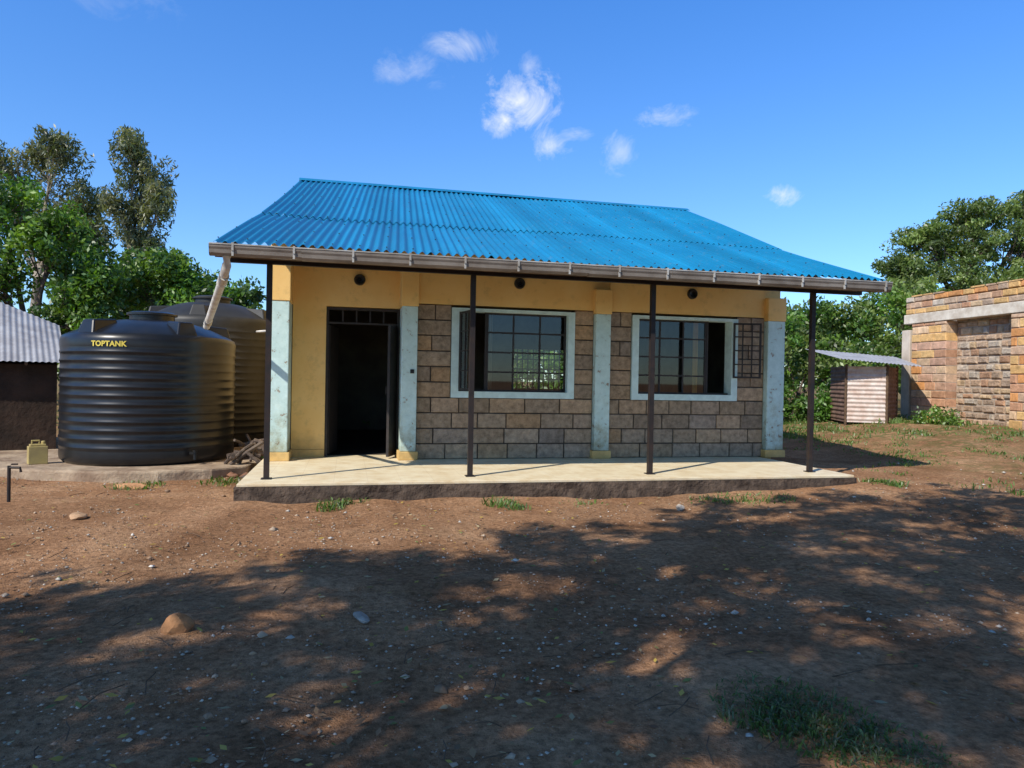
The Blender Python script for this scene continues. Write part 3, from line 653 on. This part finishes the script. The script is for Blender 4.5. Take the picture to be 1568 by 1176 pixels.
# ================================================================ SMALL STUFF
def scatter_stones(name,n,smin,smax,pal,seed,area):
    r=np.random.default_rng(seed); V=[];C=[];F=[]
    ico=np.array([(0,0,1),(1,0,0),(0,1,0),(-1,0,0),(0,-1,0),(0,0,-1)],float); tri=[(0,1,2),(0,2,3),(0,3,4),(0,4,1),(5,2,1),(5,3,2),(5,4,3),(5,1,4)]
    o=0
    for k in range(n):
        X,Y=area(r); 
        p=CW(X,Y,0)
        if -.35<p.x<8.0 and -.45<p.y<9: continue
        s=r.uniform(smin,smax)*(1 if r.random()<.95 else 1.6); z=float(gh(X,Y))
        v=ico*(1+r.uniform(-.35,.35,(6,3)))*s*np.array([1,1,.55]); a=r.uniform(0,6.28); R=np.array([[math.cos(a),-math.sin(a),0],[math.sin(a),math.cos(a),0],[0,0,1]]); v=v@R.T+np.array([p.x,p.y,z+s*.15])
        V.append(v); c=np.array(pal[r.integers(len(pal))])*r.uniform(.7,1.2); C.append(np.tile([*c,1],(6,1))); F+=[tuple(i+o for i in t) for t in tri]; o+=6
    npmesh(name,np.concatenate(V),np.array(F),np.concatenate(C),[vcol('pebble_'+name,bs=.4)],k=3)
def area(r):
    Y=2.0+9*r.random()**1.2; return r.uniform(-.78,.80)*Y,Y
def area2(r):
    Y=r.uniform(2,13); return r.uniform(-.78,.85)*Y,Y
scatter_stones('gravel',9500,.004,.013,[(.50,.38,.28),(.38,.26,.18),(.62,.54,.44),(.28,.17,.11)],11,area)
scatter_stones('pebbles',480,.012,.028,[(.40,.25,.15),(.50,.38,.27),(.34,.22,.14),(.66,.62,.55)],12,area2)
def ar3(r): return r.uniform(-4.1,-3.4),r.uniform(9.9,11.6)
scatter_stones('rubble',40,.05,.12,[(.22,.13,.09),(.30,.15,.09),(.16,.12,.1)],13,ar3)
n=2100; r=rng; Y=2+9*r.random(n)**1.4; X=r.uniform(-.78,.8,n)*Y
V=[];C=[]
lp=np.array([(.58,.44,.10),(.34,.21,.11),(.24,.14,.08),(.50,.42,.26),(.22,.27,.08),(.28,.18,.1)])
for k in range(n):
    p=CW(X[k],Y[k],float(gh(X[k],Y[k]))+.022)
    if -.35<p.x<8.0 and -.45<p.y<9: continue
    a=r.uniform(0,6.28); s=r.uniform(.010,.034); d=Vector((math.cos(a),math.sin(a),r.uniform(-.25,.25)))*s; e=Vector((-math.sin(a),math.cos(a),r.uniform(-.4,.4)))*s*.45
    V+=[tuple(p-d),tuple(p+e),tuple(p+d),tuple(p-e)]; c=lp[r.integers(len(lp))]*r.uniform(.7,1.2); C+=[(*c,1)]*4
npmesh('leaf_litter',np.array(V),np.arange(len(V)).reshape(-1,4),np.array(C),[M_leaf])
def rock(name,X,Y,sx_,sy_,sz_,col,seed):
    import bmesh
    bm_=bmesh.new(); bmesh.ops.create_icosphere(bm_,subdivisions=3,radius=1); rr=random.Random(seed)
    ax=[Vector((rr.uniform(-1,1),rr.uniform(-1,1),rr.uniform(-1,1))).normalized() for _ in range(9)]
    for v in bm_.verts:
        d=v.co.normalized(); 
        f=min(min((rr2/max(d.dot(a_),.01)) for a_,rr2 in zip(ax,[.72,.8,.85,.7,.9,.78,.82,.75,.88])),1.05)
        v.co=Vector((d.x*sx_,d.y*sy_,d.z*sz_))*f
    me=bpy.data.meshes.new(name); bm_.to_mesh(me); bm_.free(); me.materials.append(simple(name+'_m',col,tuple(q*.6 for q in col),.9,14,0,.6,.01,40))
    ob=bpy.data.objects.new(name,me); sc.collection.objects.link(ob); p=CW(X,Y,float(gh(X,Y))+sz_*.35); ob.location=p; ob.rotation_euler=(0,0,seed)
rock('rock',-1.88,4.02,.09,.07,.08,(.40,.20,.09),3)
rock('flat_stone',-.89,4.28,.10,.04,.025,(.44,.38,.32),5)
rock('flat_stone',-4.35,7.1,.13,.08,.035,(.56,.35,.20),2)
rock('flat_stone',-5.0,9.3,.22,.12,.04,(.56,.29,.14),6)
rock('rock',2.02,8.35,.05,.05,.05,(.6,.5,.4),7)
rock('rock',-3.25,8.9,.06,.05,.04,(.6,.55,.5),8)
def grass(name,spots,pal,wid=1.):
    V=[];C=[]
    for X0,Y0,rad,n,h in spots:
        for k in range(n):
            a=random.uniform(0,6.28); q=rad*random.random()**.7; X=X0+math.cos(a)*q; Y=Y0+math.sin(a)*q
            p=CW(X,Y,float(gh(X,Y))-.01); 
            b=random.uniform(0,6.28); w=Vector((math.cos(b),math.sin(b),0))*random.uniform(.002,.0045)*(1+Y0*.12)*wid
            le=random.uniform(.3,1)*h; ln=Vector((random.uniform(-1,1),random.uniform(-1,1),0))*le*.9; t=p+ln+Vector((0,0,le*.55)); m=p+ln*.35+Vector((0,0,le*.5))
            V+=[tuple(p-w),tuple(p+w),tuple(m+w*.8),tuple(m-w*.8),tuple(m-w*.8),tuple(m+w*.8),tuple(t),tuple(t+w*.1)]
            c=np.array(random.choice(pal))*random.uniform(.7,1.2); C+=[(*c,1)]*8
    V=np.array(V); npmesh(name,V,np.arange(len(V)).reshape(-1,4),np.array(C),[M_leaf])
gdk=[(.10,.16,.04),(.13,.19,.05),(.07,.12,.03),(.18,.18,.09)]
grass('grass_patch',[(1.22,3.2,.28,800,.12),(1.35,3.02,.28,900,.13),(1.50,2.78,.26,750,.11),(1.62,2.6,.22,400,.10)],gdk)
gp2=[(.12,.22,.04),(.16,.26,.06),(.09,.16,.03),(.22,.24,.09)]
grass('grass',[(-2.05,8.0,.18,110,.2),(-1.85,8.3,.18,70,.17),(-.12,8.25,.2,90,.2),(.1,8.05,.15,60,.15),(2.9,9.0,.4,150,.14),(3.35,9.1,.35,130,.12),(2.5,8.9,.3,50,.10),(5.35,10.1,.3,280,.17),(-5.0,9.4,.35,150,.12),(-3.9,9.7,.4,120,.14),(.9,8.5,.3,40,.1),(6.9,9.2,.35,200,.15)],gp2,1.3)
sp=[]
for k in range(340):
    X=random.uniform(5.8,16); Y=random.uniform(9.5,22)
    if X/Y>.85: continue
    sp.append((X,Y,random.uniform(.12,.45),random.randint(14,45),random.uniform(.06,.17)))
for k in range(120):
    X=random.uniform(4.5,12); Y=random.uniform(17,26); sp.append((X,Y,.5,40,random.uniform(.1,.35)))
for k in range(40):
    sp.append((random.uniform(-4.3,-3.3),random.uniform(11,20),.3,40,random.uniform(.15,.5)))
grass('weeds',sp,gp2,1.3)
tw=MB()
for k in range(170):
    Y=2+8*random.random()**1.3; X=random.uniform(-.75,.75)*Y; p=CW(X,Y,float(gh(X,Y))+.02)
    if -.35<p.x<8.0 and -.45<p.y<9: continue
    a=random.uniform(0,6.28); l=random.uniform(.04,.14); d=Vector((math.cos(a),math.sin(a),.0))*l; tw.tube([p-d,p+Vector((0,0,.01))+d.cross(Vector((0,0,1)))*.15,p+d],.0028,5)
tw.obj('twigs',M_wood)
# ================================================================ SKY, SUN, CAMERA
w=bpy.data.worlds.new('World'); sc.world=w; w.use_nodes=True; nt=w.node_tree
bg=nt.nodes['Background']; sky=N(nt,'ShaderNodeTexSky'); sky.sky_type='NISHITA'; sky.sun_disc=False
tosun=Vector((-(SUN[0]*CT+SUN[1]*ST),-(-SUN[0]*ST+SUN[1]*CT),1.0)).normalized()
sky.sun_elevation=math.asin(tosun.z); sky.sun_rotation=math.atan2(tosun.x,tosun.y)
sky.altitude=1300; sky.air_density=1.0; sky.dust_density=.3; sky.ozone_density=3.0
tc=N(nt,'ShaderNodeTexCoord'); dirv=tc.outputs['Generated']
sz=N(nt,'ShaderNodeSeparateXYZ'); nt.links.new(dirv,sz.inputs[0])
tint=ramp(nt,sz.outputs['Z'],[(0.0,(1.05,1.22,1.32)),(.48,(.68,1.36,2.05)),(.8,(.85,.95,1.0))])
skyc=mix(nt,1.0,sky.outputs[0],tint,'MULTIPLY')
def M2(op,a,b=None,c=None,cl=False):
    n=N(nt,'ShaderNodeMath',operation=op,use_clamp=cl)
    for i,v in enumerate((a,b,c)):
        if v is None: continue
        if isinstance(v,(int,float)): n.inputs[i].default_value=v
        else: nt.links.new(v,n.inputs[i])
    return n.outputs[0]
nf=noise(nt,17,5,.68,dirv,.5)
tot=None
clouds=[(0.2,21.5,3.2,2.5,1.,2.8),(-.9,20.2,1.8,1.5,.85,2.8),(2.9,18.4,2.4,1.6,.72,3.0),(4.5,19.2,2.2,.9,.5,3.6),(.8,24.0,1.0,1.0,.4,3.2),(-4.1,25.3,2.4,1.0,.42,4.0),(-9.0,23.4,3.0,.9,.26,4.4),(11.9,20.2,1.8,.9,.45,4.0),(8.3,18.0,1.5,1.7,.4,4.0),(20.8,14.2,1.4,.8,.7,3.4),(-30,26,4,2,.16,4.)]
for az,el,hw,hh,stg,amp in clouds:
    A_=math.radians(az)+T; E_=math.radians(el)
    c0=(math.sin(A_)*math.cos(E_),math.cos(A_)*math.cos(E_),math.sin(E_)); sxy=1/math.radians(hw); szz=1/math.radians(hh)
    vm=N(nt,'ShaderNodeVectorMath',operation='MULTIPLY_ADD'); nt.links.new(dirv,vm.inputs[0]); vm.inputs[1].default_value=(sxy,sxy,szz); vm.inputs[2].default_value=(-c0[0]*sxy,-c0[1]*sxy,-c0[2]*szz)
    vl=N(nt,'ShaderNodeVectorMath',operation='LENGTH'); nt.links.new(vm.outputs[0],vl.inputs[0]); d2=vl.outputs['Value']
    f=M2('MULTIPLY_ADD',nf,amp,-amp/2+1.0)
    f=M2('SUBTRACT',f,d2)
    f=M2('MULTIPLY',f,.9,cl=True)
    lim=M2('MULTIPLY_ADD',d2,-1.1,2.0,cl=True)
    f=M2('MULTIPLY',M2('MULTIPLY',f,lim),stg)
    tot=f if tot is None else M2('MAXIMUM',tot,f)
tot=M2('POWER',tot,1.15)
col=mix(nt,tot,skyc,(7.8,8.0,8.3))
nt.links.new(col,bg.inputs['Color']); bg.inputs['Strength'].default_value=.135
sl=bpy.data.lights.new('sun','SUN'); sl.energy=5.0; sl.angle=math.radians(.53); sl.color=(1,.94,.84)
so=bpy.data.objects.new('sun',sl); sc.collection.objects.link(so); so.rotation_euler=tosun.to_track_quat('Z','Y').to_euler()
cam=bpy.data.cameras.new('camera'); co=bpy.data.objects.new('camera',cam); sc.collection.objects.link(co)
pt=math.radians(-.278); rl=math.radians(1.049)
F0=Vector((ST*math.cos(pt),CT*math.cos(pt),math.sin(pt))); R0=Vector((CT,-ST,0)); U0=R0.cross(F0)
R1=R0*math.cos(rl)+U0*math.sin(rl); U1=U0*math.cos(rl)-R0*math.sin(rl)
mt=Matrix((R1,U1,-F0)).transposed().to_4x4(); mt.translation=CAM; co.matrix_world=mt
cam.sensor_width=36; cam.lens=36*1079.65/1568; cam.clip_end=3000; cam.clip_start=.05
sc.camera=co
sc.view_settings.view_transform='Standard'; sc.view_settings.look='None'; sc.view_settings.exposure=0
